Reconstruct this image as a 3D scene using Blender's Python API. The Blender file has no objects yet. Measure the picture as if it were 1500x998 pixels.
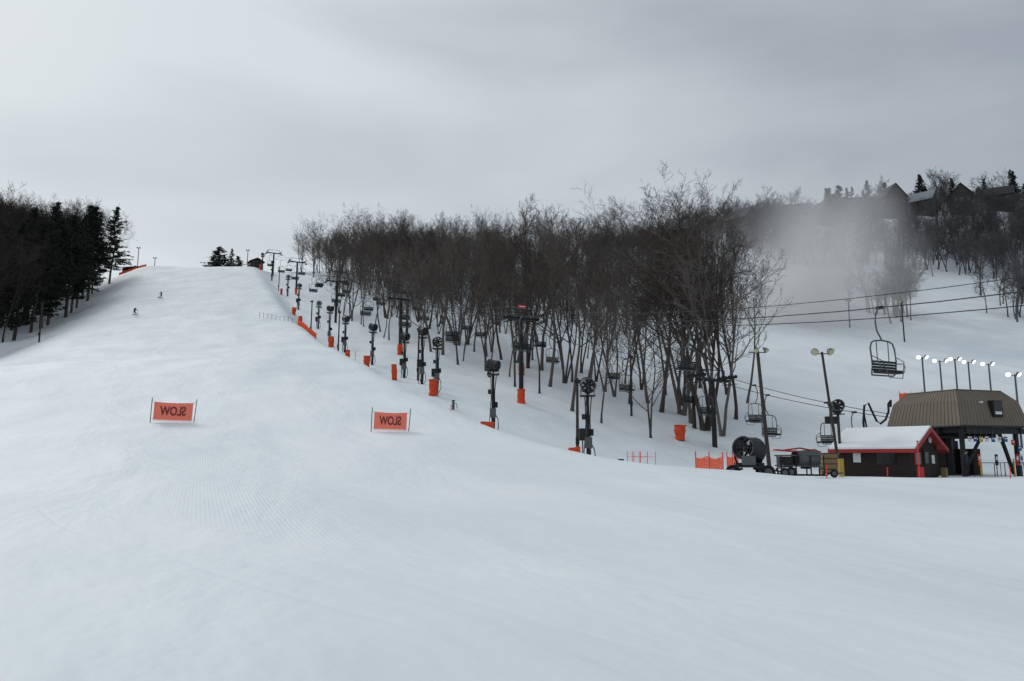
import bpy, math, random
import numpy as np
from mathutils import Vector, Matrix, Euler
R0=random.Random(7)
scene=bpy.context.scene
PITCH=math.radians(8.5); F=1133.0; EYE=1.7
# ------------------------------------------------------------------ materials
MATS={}
def nt(name):
    m=bpy.data.materials.new(name); m.use_nodes=True
    n=m.node_tree; b=n.nodes['Principled BSDF']; MATS[name]=m
    return m,n,b
def mat(name,col,rough=.7,metal=0,var=.25,scale=3.0,emis=None,es=1.0,spec=.3,bump=0):
    m,n,b=nt(name)
    tc=n.nodes.new('ShaderNodeTexCoord'); no=n.nodes.new('ShaderNodeTexNoise')
    no.inputs['Scale'].default_value=scale; no.inputs['Detail'].default_value=4
    n.links.new(tc.outputs['Object'],no.inputs['Vector'])
    mx=n.nodes.new('ShaderNodeMix'); mx.data_type='RGBA'
    mx.inputs[6].default_value=(*[c*(1-var) for c in col],1); mx.inputs[7].default_value=(*[min(1,c*(1+var)) for c in col],1)
    n.links.new(no.outputs['Fac'],mx.inputs[0]); n.links.new(mx.outputs[2],b.inputs['Base Color'])
    b.inputs['Roughness'].default_value=rough; b.inputs['Metallic'].default_value=metal
    b.inputs['Specular IOR Level'].default_value=spec
    if bump:
        bp=n.nodes.new('ShaderNodeBump'); bp.inputs['Strength'].default_value=bump; bp.inputs['Distance'].default_value=.03
        n.links.new(no.outputs['Fac'],bp.inputs['Height']); n.links.new(bp.outputs[0],b.inputs['Normal'])
    if emis:
        b.inputs['Emission Color'].default_value=(*emis,1); b.inputs['Emission Strength'].default_value=es
    return m
mat('steel_dark',(.022,.023,.025),.55,.3); mat('steel_grey',(.10,.105,.11),.5,.4); mat('rubber',(.012,.012,.013),.8)
mat('wood_pole',(.05,.043,.036),.9); mat('orange_pad',(.62,.07,.022),.75,var=.45,scale=4,bump=.6); mat('orange_net',(.95,.16,.06),.8,var=.1)
mat('sign_orange',(.90,.22,.155),.8,var=.05,scale=2); mat('sign_ink',(.15,.03,.028),.8)
mat('red_paint',(.32,.032,.028),.6); mat('hut_wall',(.03,.018,.016),.8); mat('snow_cap',(.78,.8,.83),.8,var=.05,bump=.4)
mat('white_paint',(.6,.61,.63),.6,var=.08); mat('glass_dark',(.01,.012,.015),.15,spec=.6); mat('yellow_paint',(.42,.28,.05),.6)
mat('lamp_dish',(.5,.48,.3),.5); mat('lamp_lit',(.9,.95,1),.4,emis=(.85,.95,1),es=1.6)
mat('blue_paint',(.035,.08,.22),.6); mat('sign_red',(.45,.035,.035),.6); mat('house_wall',(.045,.04,.04),.8); mat('house_roof',(.03,.03,.034),.8)
mat('house_roof_snow',(.22,.235,.26),.8); mat('window_frame',(.16,.16,.16),.7)
mat('jacket_dark',(.02,.025,.04),.8); mat('pants_dark',(.015,.015,.017),.8); mat('skin',(.5,.28,.2),.6); mat('helmet',(.02,.02,.02),.3)
mat('jacket_blue',(.02,.025,.045),.8); mat('gun_body',(.02,.022,.025),.55); mat('gun_yellow',(.2,.14,.07),.7); mat('rope',(.03,.03,.032),.7)
mat('chair_seat',(.02,.022,.022),.7); mat('galv',(.09,.1,.1),.5,.3); mat('pole_red',(.7,.05,.03),.6)
mat('roof_brown',(.15,.122,.092),.55,var=.22,scale=.8); mat('roof_rib',(.085,.068,.05),.5)
def bark(name,c1,c2):
    m,n,b=nt(name)
    oi=n.nodes.new('ShaderNodeObjectInfo'); tc=n.nodes.new('ShaderNodeTexCoord'); no=n.nodes.new('ShaderNodeTexNoise'); no.inputs['Scale'].default_value=2.0; no.inputs['Detail'].default_value=2
    n.links.new(tc.outputs['Object'],no.inputs['Vector'])
    ad=n.nodes.new('ShaderNodeMath'); ad.operation='MULTIPLY_ADD'; ad.inputs[1].default_value=.8
    n.links.new(oi.outputs['Random'],ad.inputs[0])
    m2=n.nodes.new('ShaderNodeMath'); m2.operation='MULTIPLY'; m2.inputs[1].default_value=.3; n.links.new(no.outputs['Fac'],m2.inputs[0]); n.links.new(m2.outputs[0],ad.inputs[2])
    mx=n.nodes.new('ShaderNodeMix'); mx.data_type='RGBA'; mx.inputs[6].default_value=(*c1,1); mx.inputs[7].default_value=(*c2,1)
    n.links.new(ad.outputs[0],mx.inputs[0]); n.links.new(mx.outputs[2],b.inputs['Base Color']); b.inputs['Roughness'].default_value=.95; b.inputs['Specular IOR Level'].default_value=.1
bark('bark',(.045,.033,.028),(.14,.122,.11)); bark('bark_far_haze',(.055,.052,.053),(.125,.12,.122)); bark('bark_dark',(.022,.018,.016),(.055,.045,.04))  # far trees' bark is greyer: distance haze painted into its colour
mat('needles',(.018,.027,.018),.8,var=.5,scale=.7)
# snow
m,n,b=nt('snow')
L=n.links.new
def N(t): return n.nodes.new('ShaderNode'+t)
def val(node,**k):
    for a,c in k.items(): node.inputs[a.replace('_',' ')].default_value=c
    return node
geo=N('NewGeometry'); mp=N('Mapping'); mp.vector_type='TEXTURE'; mp.inputs['Rotation'].default_value=(0,0,math.radians(22))
L(geo.outputs['Position'],mp.inputs['Vector'])
st=N('Mapping'); st.inputs['Scale'].default_value=(1,.3,1); L(mp.outputs[0],st.inputs['Vector'])
n1=val(N('TexNoise'),Scale=.25,Detail=5,Roughness=.55,Distortion=.4); L(st.outputs[0],n1.inputs['Vector'])
n5=val(N('TexNoise'),Scale=.05,Detail=2,Roughness=.5,Distortion=.8); L(geo.outputs['Position'],n5.inputs['Vector'])
ad2=N('Math'); ad2.operation='ADD'; L(n1.outputs['Fac'],ad2.inputs[0]); L(n5.outputs['Fac'],ad2.inputs[1])
rp=N('MapRange'); rp.inputs['From Min'].default_value=.75; rp.inputs['From Max'].default_value=1.25; L(ad2.outputs[0],rp.inputs['Value'])
mx=N('Mix'); mx.data_type='RGBA'; mx.inputs[6].default_value=(.69,.745,.785,1); mx.inputs[7].default_value=(.82,.855,.885,1); L(rp.outputs[0],mx.inputs[0]); L(mx.outputs[2],b.inputs['Base Color'])
b.inputs['Roughness'].default_value=.7; b.inputs['Specular IOR Level'].default_value=.3
wv=N('TexWave'); wv.wave_type='BANDS'; wv.bands_direction='X'; wv.inputs['Scale'].default_value=3.2; wv.inputs['Distortion'].default_value=.6; wv.inputs['Detail'].default_value=1; wv.inputs['Detail Scale'].default_value=.4; L(mp.outputs[0],wv.inputs['Vector'])
n3=val(N('TexNoise'),Scale=.12,Detail=2); L(st.outputs[0],n3.inputs['Vector'])
r3=N('MapRange'); r3.inputs['From Min'].default_value=.45; r3.inputs['From Max'].default_value=.6; L(n3.outputs['Fac'],r3.inputs['Value'])
mw=N('Math'); mw.operation='MULTIPLY'; L(wv.outputs['Fac'],mw.inputs[0]); L(r3.outputs[0],mw.inputs[1])
def tracks(rot,sx,sy,sc):
    q=N('Mapping'); q.vector_type='TEXTURE'; q.inputs['Rotation'].default_value=(0,0,rot); L(geo.outputs['Position'],q.inputs['Vector'])
    q2=N('Mapping'); q2.inputs['Scale'].default_value=(sx,sy,0); L(q.outputs[0],q2.inputs['Vector'])
    t=val(N('TexNoise'),Scale=sc,Detail=1,Distortion=1.0); L(q2.outputs[0],t.inputs['Vector'])
    a=N('Math'); a.operation='SUBTRACT'; a.inputs[1].default_value=.5; L(t.outputs['Fac'],a.inputs[0]); c=N('Math'); c.operation='ABSOLUTE'; L(a.outputs[0],c.inputs[0])
    r=N('MapRange'); r.inputs['From Max'].default_value=.03; L(c.outputs[0],r.inputs['Value']); return r
t1=tracks(.75,1,.16,.25)
n4=val(N('TexNoise'),Scale=3,Detail=5,Roughness=.6); L(geo.outputs['Position'],n4.inputs['Vector'])
def bump(h,s,d,prev=None):
    q=N('Bump'); q.inputs['Strength'].default_value=s; q.inputs['Distance'].default_value=d; L(h,q.inputs['Height'])
    if prev: L(prev.outputs[0],q.inputs['Normal'])
    return q
b1=bump(mw.outputs[0],.35,.016); b2=bump(n4.outputs['Fac'],.4,.03,b1); b3=bump(n1.outputs['Fac'],.55,.5,b2); b4=bump(t1.outputs[0],.3,.03,b3)
L(b4.outputs[0],b.inputs['Normal'])
# ------------------------------------------------------------------ terrain
def table(pts,win):
    xs=np.arange(-60,1200,.5); y=np.interp(xs,[p[0] for p in pts],[p[1] for p in pts])
    k=np.ones(win)/win; yp=np.pad(y,win,mode='edge'); y2=np.convolve(np.convolve(yp,k,'same'),k,'same')[win:-win]
    return lambda q: np.interp(q,xs,y2)
Pf=table([(-60,0),(0,0),(15,.25),(25,.8),(33,1.6),(40,2.5),(49,4.1),(65,7.8),(96,14.8),(119,20.6),(136,25.4),(150,29),(180,38.5),(220,52.5),(259,66.6),(268,67.2),(330,67),(1000,50)],15)
Rf=table([(-60,0),(0,0),(25,.3),(35,.42),(44,.55),(50,.45),(56,.3),(66,.6),(75,1.5),(83,3.0),(95,6.5),(113,12),(150,24),(200,42),(240,62),(280,86),(310,105),(340,124),(400,150),(1000,200)],11)
def cap(x): return np.interp(x,[-400,-75,0,40,80,160,210,400],[60,66,66,72,90,106,114,120])
def sm(v,a,b):
    t=np.clip((v-a)/(b-a),0,1); return t*t*(3-2*t)
def vn(x,y,sd=0):
    xi=np.floor(x); yi=np.floor(y); fx=x-xi; fy=y-yi; fx=fx*fx*(3-2*fx); fy=fy*fy*(3-2*fy)
    def h(i,j):
        q=np.sin(i*127.1+j*311.7+sd*74.7)*43758.5453; return q-np.floor(q)
    return (h(xi,yi)*(1-fx)+h(xi+1,yi)*fx)*(1-fy)+(h(xi,yi+1)*(1-fx)+h(xi+1,yi+1)*fx)*fy-.5
def Hf(x,y):
    x=np.asarray(x,float); y=np.asarray(y,float)
    s=x+.41*y; P=Pf(y)
    R=Rf(y); c=cap(x); k=6.
    R=-k*np.logaddexp(-R/k,-c/k)
    R=np.where(y<100,Rf(y)*(1-sm(y,80,100))+R*sm(y,80,100),R)
    drop=4.3*np.clip((y-30)/22,0,1)*(1-.5*np.clip((y-130)/120,0,1))
    Q=P-drop
    far=sm(y,50,100)
    w1=sm(s,16.5,23); w2=sm(s,17+13*far,33+42*far)
    right=Q*(1-w2)+R*w2
    lf=np.clip((y-55)/60,0,1)
    left=P-5.*sm(-s,17,36)*lf+7*sm(-s,46,95)*lf
    h=np.where(s>0,P*(1-w1)+right*w1,left)
    a=np.clip((y-20)/60,0,1)*(1-.5*sm(s,28,38)*(1-sm(y,68,82)))
    h=h+a*(.7*vn(x/14,y/18,1)+.30*vn((x+.41*y)/4.5,(y-.41*x)/7,2)+.14*vn(x/1.9,y/2.3,3))+.05*vn(x/3,y/3,4)+.012*vn(x/.8,y/.9,5)
    return h
def axis(a,b,f):
    out=[a]; 
    while out[-1]<b: out.append(out[-1]+f(out[-1]))
    return np.array(out)
ys=axis(-60,1100,lambda v:max(.3,.007*abs(v)) if v<300 else (v-300)*.06+2.2)
xs=axis(-900,900,lambda v:.75 if -165<v<110 else .75+.06*max(-165-v,v-110))
X,Y=np.meshgrid(xs,ys); Z=Hf(X,Y)
nx,ny=len(xs),len(ys)
co=np.stack([X,Y,Z],-1).reshape(-1,3)
i=np.arange(nx*ny).reshape(ny,nx); q=np.stack([i[:-1,:-1],i[:-1,1:],i[1:,1:],i[1:,:-1]],-1).reshape(-1,4)
me=bpy.data.meshes.new('snow_ground'); me.vertices.add(len(co)); me.vertices.foreach_set('co',co.ravel())
me.loops.add(q.size); me.loops.foreach_set('vertex_index',q.ravel().astype(np.int32)); me.polygons.add(len(q)); me.polygons.foreach_set('loop_start',np.arange(0,q.size,4,dtype=np.int32)); me.polygons.foreach_set('use_smooth',np.ones(len(q),bool))
me.update(calc_edges=True); me.materials.append(MATS['snow'])
o=bpy.data.objects.new('snow_ground',me); scene.collection.objects.link(o)
def H(x,y): return float(Hf(x,y))
def at(px,y,dz=0):
    """ground point on the bearing px at distance y"""
    u=(px-750)/F; x=u*y
    for _ in range(5): x=u*(y*math.cos(PITCH)+(H(x,y)+dz-EYE)*math.sin(PITCH))
    return x
def G(px,y,dz=0):
    x=at(px,y,dz); return Vector((x,y,H(x,y)))
# ------------------------------------------------------------------ mesh builder
class MB:
    def __init__(s): s.v=[];s.f=[];s.m=[];s.mats=[];s.M=Matrix.Identity(4)
    def mi(s,n):
        if n not in s.mats: s.mats.append(n)
        return s.mats.index(n)
    def add(s,vs,fs,mt):
        o=len(s.v); s.v+= [tuple(s.M@Vector(p)) for p in vs]; k=s.mi(mt)
        for f in fs: s.f.append([o+a for a in f]); s.m.append(k)
    def box(s,c,d,mt,rot=None):
        r=rot.to_matrix() if rot else Matrix.Identity(3)
        vs=[Vector(c)+r@Vector((d[0]/2*a,d[1]/2*b_,d[2]/2*e)) for a in(-1,1) for b_ in(-1,1) for e in(-1,1)]
        s.add(vs,[(0,1,3,2),(4,6,7,5),(0,4,5,1),(2,3,7,6),(0,2,6,4),(1,5,7,3)],mt)
    def path(s,pts,r,mt,n=6,closed=False):
        pts=[Vector(p) for p in pts]; k=len(pts)
        rr=r if isinstance(r,(list,tuple)) else [r]*k
        vs=[];fs=[]
        d0=(pts[-1]-pts[0]); 
        if d0.length<1e-6: d0=pts[1]-pts[0]
        ref=Vector((0,0,1)) if abs(d0.normalized().z)<.8 else Vector((1,0,.01))
        if closed: ref=Vector((.123,.2,.97))
        for i_,p in enumerate(pts):
            a=pts[(i_-1)%k] if (i_>0 or closed) else p; c=pts[(i_+1)%k] if (i_<k-1 or closed) else p
            t=(c-a).normalized(); u=t.cross(ref)
            if u.length<1e-3: u=t.cross(Vector((0,1,0)))
            u.normalize(); w=t.cross(u)
            for j in range(n):
                an=2*math.pi*j/n; vs.append(p+(u*math.cos(an)+w*math.sin(an))*rr[i_])
        for i_ in range(k if closed else k-1):
            for j in range(n):
                a=i_*n; c=((i_+1)%k)*n; fs.append((a+j,a+(j+1)%n,c+(j+1)%n,c+j))
        if not closed: fs.append(tuple(range(n))[::-1]); fs.append(tuple(range((k-1)*n,k*n)))
        s.add(vs,fs,mt)
    def tube(s,a,b_,r0,mt,r1=None,n=8): s.path([a,b_],[r0,r0 if r1 is None else r1],mt,n)
    def poly(s,pts,mt): s.add(pts,[tuple(range(len(pts)))],mt)
    def mesh(s,name,smooth=False):
        me=bpy.data.meshes.new(name); me.from_pydata(s.v,[],s.f); me.polygons.foreach_set('material_index',s.m)
        for t in s.mats: me.materials.append(MATS[t])
        if smooth: me.polygons.foreach_set('use_smooth',[True]*len(s.f))
        me.update(); return me
    def obj(s,name,loc=(0,0,0),rz=0,parent=None):
        return inst(s.mesh(name),name,loc,rz,parent)
def inst(me,name,loc=(0,0,0),rz=0,parent=None,sc=1):
    o=bpy.data.objects.new(name,me); scene.collection.objects.link(o); o.location=loc; o.rotation_euler=(0,0,rz)
    o.scale=(sc,sc,sc) if not isinstance(sc,tuple) else sc
    if parent: o.parent=parent
    return o
def empty(name,loc=(0,0,0),rz=0): return inst(None,name,loc,rz)
# ------------------------------------------------------------------ trees
def gen_tree(seed,Ht=25,forks=1,t0=.36,mt='bark',dens=1.0,tw=1.0,spread=.40,tr=.17):
    rn=random.Random(seed); V=[];Fc=[]
    def ring(pts,rad,n):
        o=len(V); d=(pts[-1]-pts[0]).normalized(); ref=Vector((0,0,1)) if abs(d.z)<.7 else Vector((1,0,0))
        k=len(pts)
        for i_,p in enumerate(pts):
            a=pts[max(0,i_-1)]; c=pts[min(k-1,i_+1)]; t=(c-a).normalized(); u=t.cross(ref).normalized(); w=t.cross(u)
            if i_==k-1 and rad[i_]<.008: V.append(p[:]); continue
            for j in range(n):
                an=6.2832*j/n; V.append((p+(u*math.cos(an)+w*math.sin(an))*rad[i_])[:])
        last=rad[-1]<.008
        for i_ in range(k-1):
            for j in range(n):
                a=o+i_*n
                if last and i_==k-2: Fc.append((a+j,a+(j+1)%n,o+(k-1)*n))
                else: Fc.append((a+j,a+(j+1)%n,a+n+(j+1)%n,a+n+j))
    seg=[10,6,4,2,1]; wob=[.06,.13,.17,.2,.2]; kids=[int(15*dens/forks**.5),int(8*dens),6,4,0]
    def grow(p,d,Ln,r,lv):
        n=seg[lv]; pts=[p.copy()]; ds=[d.copy()]; st=Ln/n
        for i_ in range(n):
            g=Vector((rn.gauss(0,1),rn.gauss(0,1),rn.gauss(0,.6)))*wob[lv]
            d=(d+g+Vector((0,0,[.03,.09,.10,.08,0][lv]))).normalized(); p=p+d*st; pts.append(p.copy()); ds.append(d.copy())
        e=[.22,.2,.3,.5,.1][lv]; rad=[r*(1-(1-e)*(i_/n)) for i_ in range(n+1)]
        if lv==0: rad[0]*=1.35
        ring(pts,rad,[7,4,3,3,3][lv])
        if lv>=4: return
        K=kids[lv]
        a0=t0 if lv==0 else .2
        for q_ in range(K):
            t=a0+(1-a0)*(q_+rn.random())/K; t=min(t,.995); f=t*n; i_=int(f); fr=f-i_
            pp=pts[i_].lerp(pts[i_+1],fr); dd=ds[i_+1]
            ax=dd.orthogonal().normalized(); ax.rotate(Matrix.Rotation(rn.random()*6.283,3,dd))
            ang=math.radians(rn.uniform(*[(28,58),(25,55),(28,60),(25,60)][lv]))
            nd=(dd*math.cos(ang)+ax*math.sin(ang)).normalized()
            if lv==0: ln=Ht*spread*(1-.60*(t-a0)/(1-a0))*rn.uniform(.55,1.3)
            else: ln=Ln*[0,.5,.52,.62][lv]*(1-.45*t)*rn.uniform(.7,1.3)
            base=rad[i_]
            nr=[min(base*.62,.028+ln*.012),min(base*.7,.034*tw**.5),.019*tw,.0125*tw][lv]
            grow(pp,nd,ln,nr,lv+1)
    for k in range(forks):
        a=rn.random()*6.28; d=Vector((math.cos(a)*.13*(forks-1)+rn.gauss(0,.03),math.sin(a)*.13*(forks-1)+rn.gauss(0,.03),1)).normalized()
        grow(Vector((.15*k,.1*k,-.6)),d,Ht*.9*rn.uniform(.78,1) ,tr*Ht/25+rn.uniform(0,.09),0)
    me=bpy.data.meshes.new('bare_tree_mesh'); me.from_pydata(V,[],Fc); me.materials.append(MATS[mt]); me.update(); return me
def gen_pine(seed,Ht=22,t0=.25,wid=.2):
    rn=random.Random(seed); b_=MB()
    lean=[Vector((rn.gauss(0,.1)*i_,rn.gauss(0,.1)*i_,-.5+ (Ht+.5)*i_/6)) for i_ in range(7)]
    b_.path(lean,[.3*(1-i_/6.5) for i_ in range(7)],'bark',6)
    def cen(t):
        f=t*6; i_=min(5,int(f)); return lean[i_].lerp(lean[i_+1],f-i_)
    V=[];Fc=[]
    K=120; g=[rn.random() for _ in range(12)]
    for k in range(K):
        t=t0+(1-t0)*(k+rn.random())/K; t=min(t,.99); u=(t-t0)/(1-t0)
        ln=Ht*wid*((1-u)**.75*.95+.06)*(.55+.6*g[int(u*11.9)])*rn.uniform(.7,1.2)*min(1,.55+u*3)
        a=rn.random()*6.283; c=cen(t); dz=rn.uniform(-.05,.28)+.3*u; d=Vector((math.cos(a),math.sin(a),dz))
        e=c+d*ln+Vector((0,0,-.05*ln)); b_.path([c,c.lerp(e,.5)+Vector((0,0,.05*ln)),e],[.05,.03,.01],'bark',3)
        for q_ in range(int(7+ln*6)):
            f=rn.uniform(.2,1.05); p=c.lerp(e,f)+Vector((rn.gauss(0,.25),rn.gauss(0,.25),rn.gauss(0,.12)))*(.5+.25*ln*.5)
            for w in range(6):
                dr=Vector((rn.gauss(0,1)+d.x*.6,rn.gauss(0,1)+d.y*.6,rn.gauss(.2,.55))).normalized(); sd=dr.cross(Vector((rn.gauss(0,1),rn.gauss(0,1),rn.gauss(0,1)))).normalized()
                l=rn.uniform(.22,.5); o=len(V); V+= [(p-sd*.06)[:],(p+sd*.06)[:],(p+dr*l+sd*.03)[:],(p+dr*l-sd*.03)[:]]; Fc.append((o,o+1,o+2,o+3))
    b_.add(V,Fc,'needles'); return b_.mesh('pine_mesh')
T=[gen_tree(11,25,1,.40),gen_tree(12,25,2,.34,spread=.46),gen_tree(13,25,1,.33,spread=.54),gen_tree(14,24,2,.42,spread=.42),gen_tree(15,25,1,.52,dens=.8),gen_tree(16,23,3,.30,spread=.45),gen_tree(17,25,1,.45,dens=.7,spread=.36),gen_tree(18,22,2,.28,dens=.9,spread=.55)]
TF=[gen_tree(31,25,1,.32,'bark_far_haze',.9,2.1,.42,.30),gen_tree(32,25,2,.30,'bark_far_haze',.85,2.1,.45,.26),gen_tree(33,25,1,.28,'bark_far_haze',.9,2.1,.46,.32)]
TD=[]
for t_ in T:
    c_=t_.copy(); c_.materials[0]=MATS['bark_dark']; TD.append(c_)
PN=[gen_pine(1,22,.2,.22),gen_pine(2,22,.35,.24),gen_pine(3,22,.12,.19)]
def plant(me,name,x,y,h,parent=None,base=25.,rn=R0):
    s=h/base; w=s*rn.uniform(.85,1.25); o=inst(me,name,(x,y,H(x,y)-.05),0,parent,(w,w,s)); o.rotation_euler=(rn.gauss(0,.03),rn.gauss(0,.03),rn.random()*6.28); return o
liftA=lambda y:1-.49*(y-85)
liftB=lambda y:33.0-.58*(y-57.5)
near=[(1058,84,26,1),(1035,86,27,5),(1012,88,29,3),(985,86,27,2),(968,92,28,0),(1078,92,23,2),(1000,97,27,1),(950,97,23,4),(1045,99,25,7),(922,96,20,0),(900,100,18,3),(885,103,20,1),(860,108,19,6),(838,110,21,2),(812,108,22,5),(793,118,26,0),(772,120,27,3),(915,112,18,7),(852,118,20,1),(757,124,28,1),(735,126,25,6),(708,128,26,0),(690,132,23,2),(672,138,25,5),(1094,101,19,6),(975,105,24,2),(1025,110,22,6),(1065,106,22,3),(1040,92,25,0),(995,92,25,5),(940,108,21,1),(873,112,19,3),(825,120,23,7),(780,128,24,2)]
for px,y,h,k in near:
    x=at(px,y)
    if abs(x-liftB(y))<3.6: x=liftB(y)+3.7
    plant(T[k],'bare_tree',x,y,h)
# strip of trees left standing between the two lifts
rs=random.Random(44)
for k in range(28):
    y=78+k*3.9+rs.uniform(-1,1); mid=(liftA(y)+liftB(y))/2+.6; x=mid+rs.uniform(-1,1)*max(.5,(liftB(y)-liftA(y))/2-3.4)
    plant(T[rs.choice([0,2,3,4,6,6,7])],'bare_tree',x,y,rs.uniform(14,23) if y<130 else rs.uniform(12,19))
HOUSES=[(1305,300,9,9,8,13,.1,'house_roof'),(1408,303,8,8,7.5,12,-.4,'house_roof'),(1088,262,8,8,9,13,.7,'house_roof'),(1001,245,9,8,10,14,1.2,'house_roof_snow'),(1245,294,8,10,6,10,1.3,'house_roof'),(1165,284,8,9,6,10,1.2,'house_roof'),(1465,306,8,10,6,10,1.0,'house_roof'),(1355,302,8,8,6,10,.8,'house_roof_snow'),(1205,290,7,8,6,9.5,.3,'house_roof')]
hb=[(at(h[0],h[1])/h[1],h[1],h[2]/h[1]*.5) for h in HOUSES]
def clear(x,y,h):
    for b_,hy,wd in hb:
        if abs(x/y-b_)<wd and hy-45<y<hy+6:
            # keep only trees whose tops stay under the windows
            if y>hy-9 or (H(x,y)+h-EYE)/y>(H(b_*hy,hy)+4.5-EYE)/hy: return False
    return True
def mass(name,n,fn,meshes,hr,seed,base=25.):
    rn=random.Random(seed); e=empty(name); c=0; t=0
    while c<n and t<n*60:
        t+=1; r=fn(rn)
        if r is None: continue
        x,y=r; h=rn.uniform(*hr)
        if not clear(x,y,h): continue
        plant(rn.choice(meshes),'tree',x,y,h,e,base,rn); c+=1
    return e
def f_mid(rn):
    y=rn.uniform(128,258); x=rn.uniform(-75,45)
    if x<liftB(y)+5 or x/y>.15+.02*rn.random(): return None
    if y<155 and rn.random()<.3: return None
    if x/y>.03 and rn.random()<.4: return None
    return x,y
mass('bare_woodland',215,f_mid,T,(12,22),5)
def f_mid2(rn):
    y=rn.uniform(185,300); x=rn.uniform(10,110)
    if x/y<.10 or x/y>.36: return None
    if y<200+ (x/y-.14)*150: return None
    return x,y
mass('hillside_woodland',220,f_mid2,TF+T[:2],(9,15),6)
def f_far(rn):
    y=rn.uniform(216,296); x=rn.uniform(60,240)
    if x/y<.30 or x/y>.76: return None
    if y<234-(x/y-.3)*45+rn.uniform(0,12): return None
    return x,y
mass('slope_woodland',540,f_far,TF,(8,14),8)
def f_far2(rn):
    y=rn.uniform(296,345); x=rn.uniform(80,270)
    if x/y<.30 or x/y>.76: return None
    return x,y
mass('ridge_woodland',210,f_far2,TF,(6,11),18)
def f_tall(rn):
    y=rn.uniform(306,330); return at(rn.choice([1380,1385,1478,1490,1440,1165,1275,1135]),y)+rn.gauss(0,2),y
mass('ridge_tall_trees',13,f_tall,TF,(15,20),19)
def f_clump(rn):
    a=rn.random(); 
    if a<.4: y=rn.gauss(178,4); return at(1312,178)+rn.gauss(0,3.2),y
    y=rn.gauss(178,9); return at(1508,178)+rn.gauss(3,6),y
mass('run_side_trees',50,f_clump,TF,(11,17),9)
def f_left(rn):
    y=rn.uniform(98,255); x=rn.uniform(-190,-60); s=x+.41*y
    if s>-37 or s<-90: return None
    if x/y<-.80: return None
    return x,y
mass('dark_woodland',280,f_left,TD,(20,30),10)
def f_ridge(rn):
    y=rn.uniform(262,285); x=rn.uniform(-72,10); return x,y
mass('hilltop_woodland',55,f_ridge,T,(13,20),12)
def f_brush(rn):
    y=rn.uniform(100,250); x=rn.uniform(-170,-60); s=x+.41*y
    return None if (s>-35 or s<-70) else (x,y)
mass('undergrowth',90,f_brush,TD,(4,9),13)
def f_rp(rn):
    y=rn.uniform(305,335); x=rn.uniform(100,250); return (x,y) if .3<x/y<.75 else None
mass('ridge_pines',34,f_rp,PN,(9,17),14,22.)
for px,y,h,k in [(160,236,25,0),(128,205,26,1),(112,195,25,2),(96,182,25,0),(70,170,25,1),(82,200,29,2),(45,160,24,1),(20,150,24,2),(104,188,22,1),(120,215,27,0),(60,165,27,2),(135,222,25,2),(34,172,28,0)]:
    x=at(px,y); plant(PN[k],'pine_tree',x,y,h,None,22.)
for px,y,h,k in [(313,284,11,2),(322,288,13.5,1),(334,284,12,2),(328,286,10,0),(345,287,10,0),(351,287,8,2)]:
    x=at(px,y); plant(PN[k],'spruce_tree',x,y,h,None,22.).scale[0]*=2.2
# ------------------------------------------------------------------ lifts
def lift_tower(h,sign=False):
    b_=MB(); b_.tube((0,0,-1),(0,0,h),.27,'steel_dark',.22,10); b_.box((0,0,h+.05),(4.5,.24,.3),'steel_dark')
    for sx in(-2.15,2.15):
        b_.box((sx,0,h+.32),(.12,2.6,.14),'steel_dark')
        for i_ in range(6): 
            y=-1.15+i_*.46; b_.tube((sx-.05,y,h+.42),(sx+.05,y,h+.42),.19,'rubber',n=10)
        b_.tube((sx*.8,0,h+.1),(sx*.8,0,h+1.1),.05,'steel_dark'); b_.box((sx*1.12,0,h-.3),(.5,1.8,.05),'steel_dark')
    b_.tube((-1.75,0,h+1.1),(1.75,0,h+1.1),.05,'steel_dark'); 
    for sx in(-.18,.18): b_.tube((sx,-.34,1.6),(sx,-.34,h),.018,'steel_dark',n=4)
    for i_ in range(int(h*2.5)): b_.tube((-.18,-.34,1.7+i_*.38),(.18,-.34,1.7+i_*.38),.014,'steel_dark',n=4) if 1.7+i_*.38<h else None
    if sign: b_.box((0,-.3,h+1.35),(1.0,.04,.36),'sign_red'); b_.box((0,-.325,h+1.35),(.7,.02,.1),'white_paint')
    return b_
def pad(seed,h=1.9,r=.42):
    rn=random.Random(seed); b_=MB(); n=14; lv=7; vs=[];fs=[]
    for i_ in range(lv):
        z=-.1+h*i_/(lv-1); 
        for j in range(n):
            a=6.2832*j/n; q=r*(1+.10*math.sin(a*2+seed+i_*.5)+rn.gauss(0,.04)-(.12 if i_ in(2,5) else 0)); vs.append((math.cos(a)*q,math.sin(a)*q,z+rn.gauss(0,.02)*(i_>0)))
    for i_ in range(lv-1):
        for j in range(n): fs.append((i_*n+j,i_*n+(j+1)%n,(i_+1)*n+(j+1)%n,(i_+1)*n+j))
    fs.append(tuple(range((lv-1)*n,lv*n))); b_.add(vs,fs,'orange_pad'); 
    return b_.mesh('tower_pad')
PADS=[pad(1),pad(2,1.9,.36),pad(3,1.7,.48),pad(4,2.1,.45)]
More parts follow.
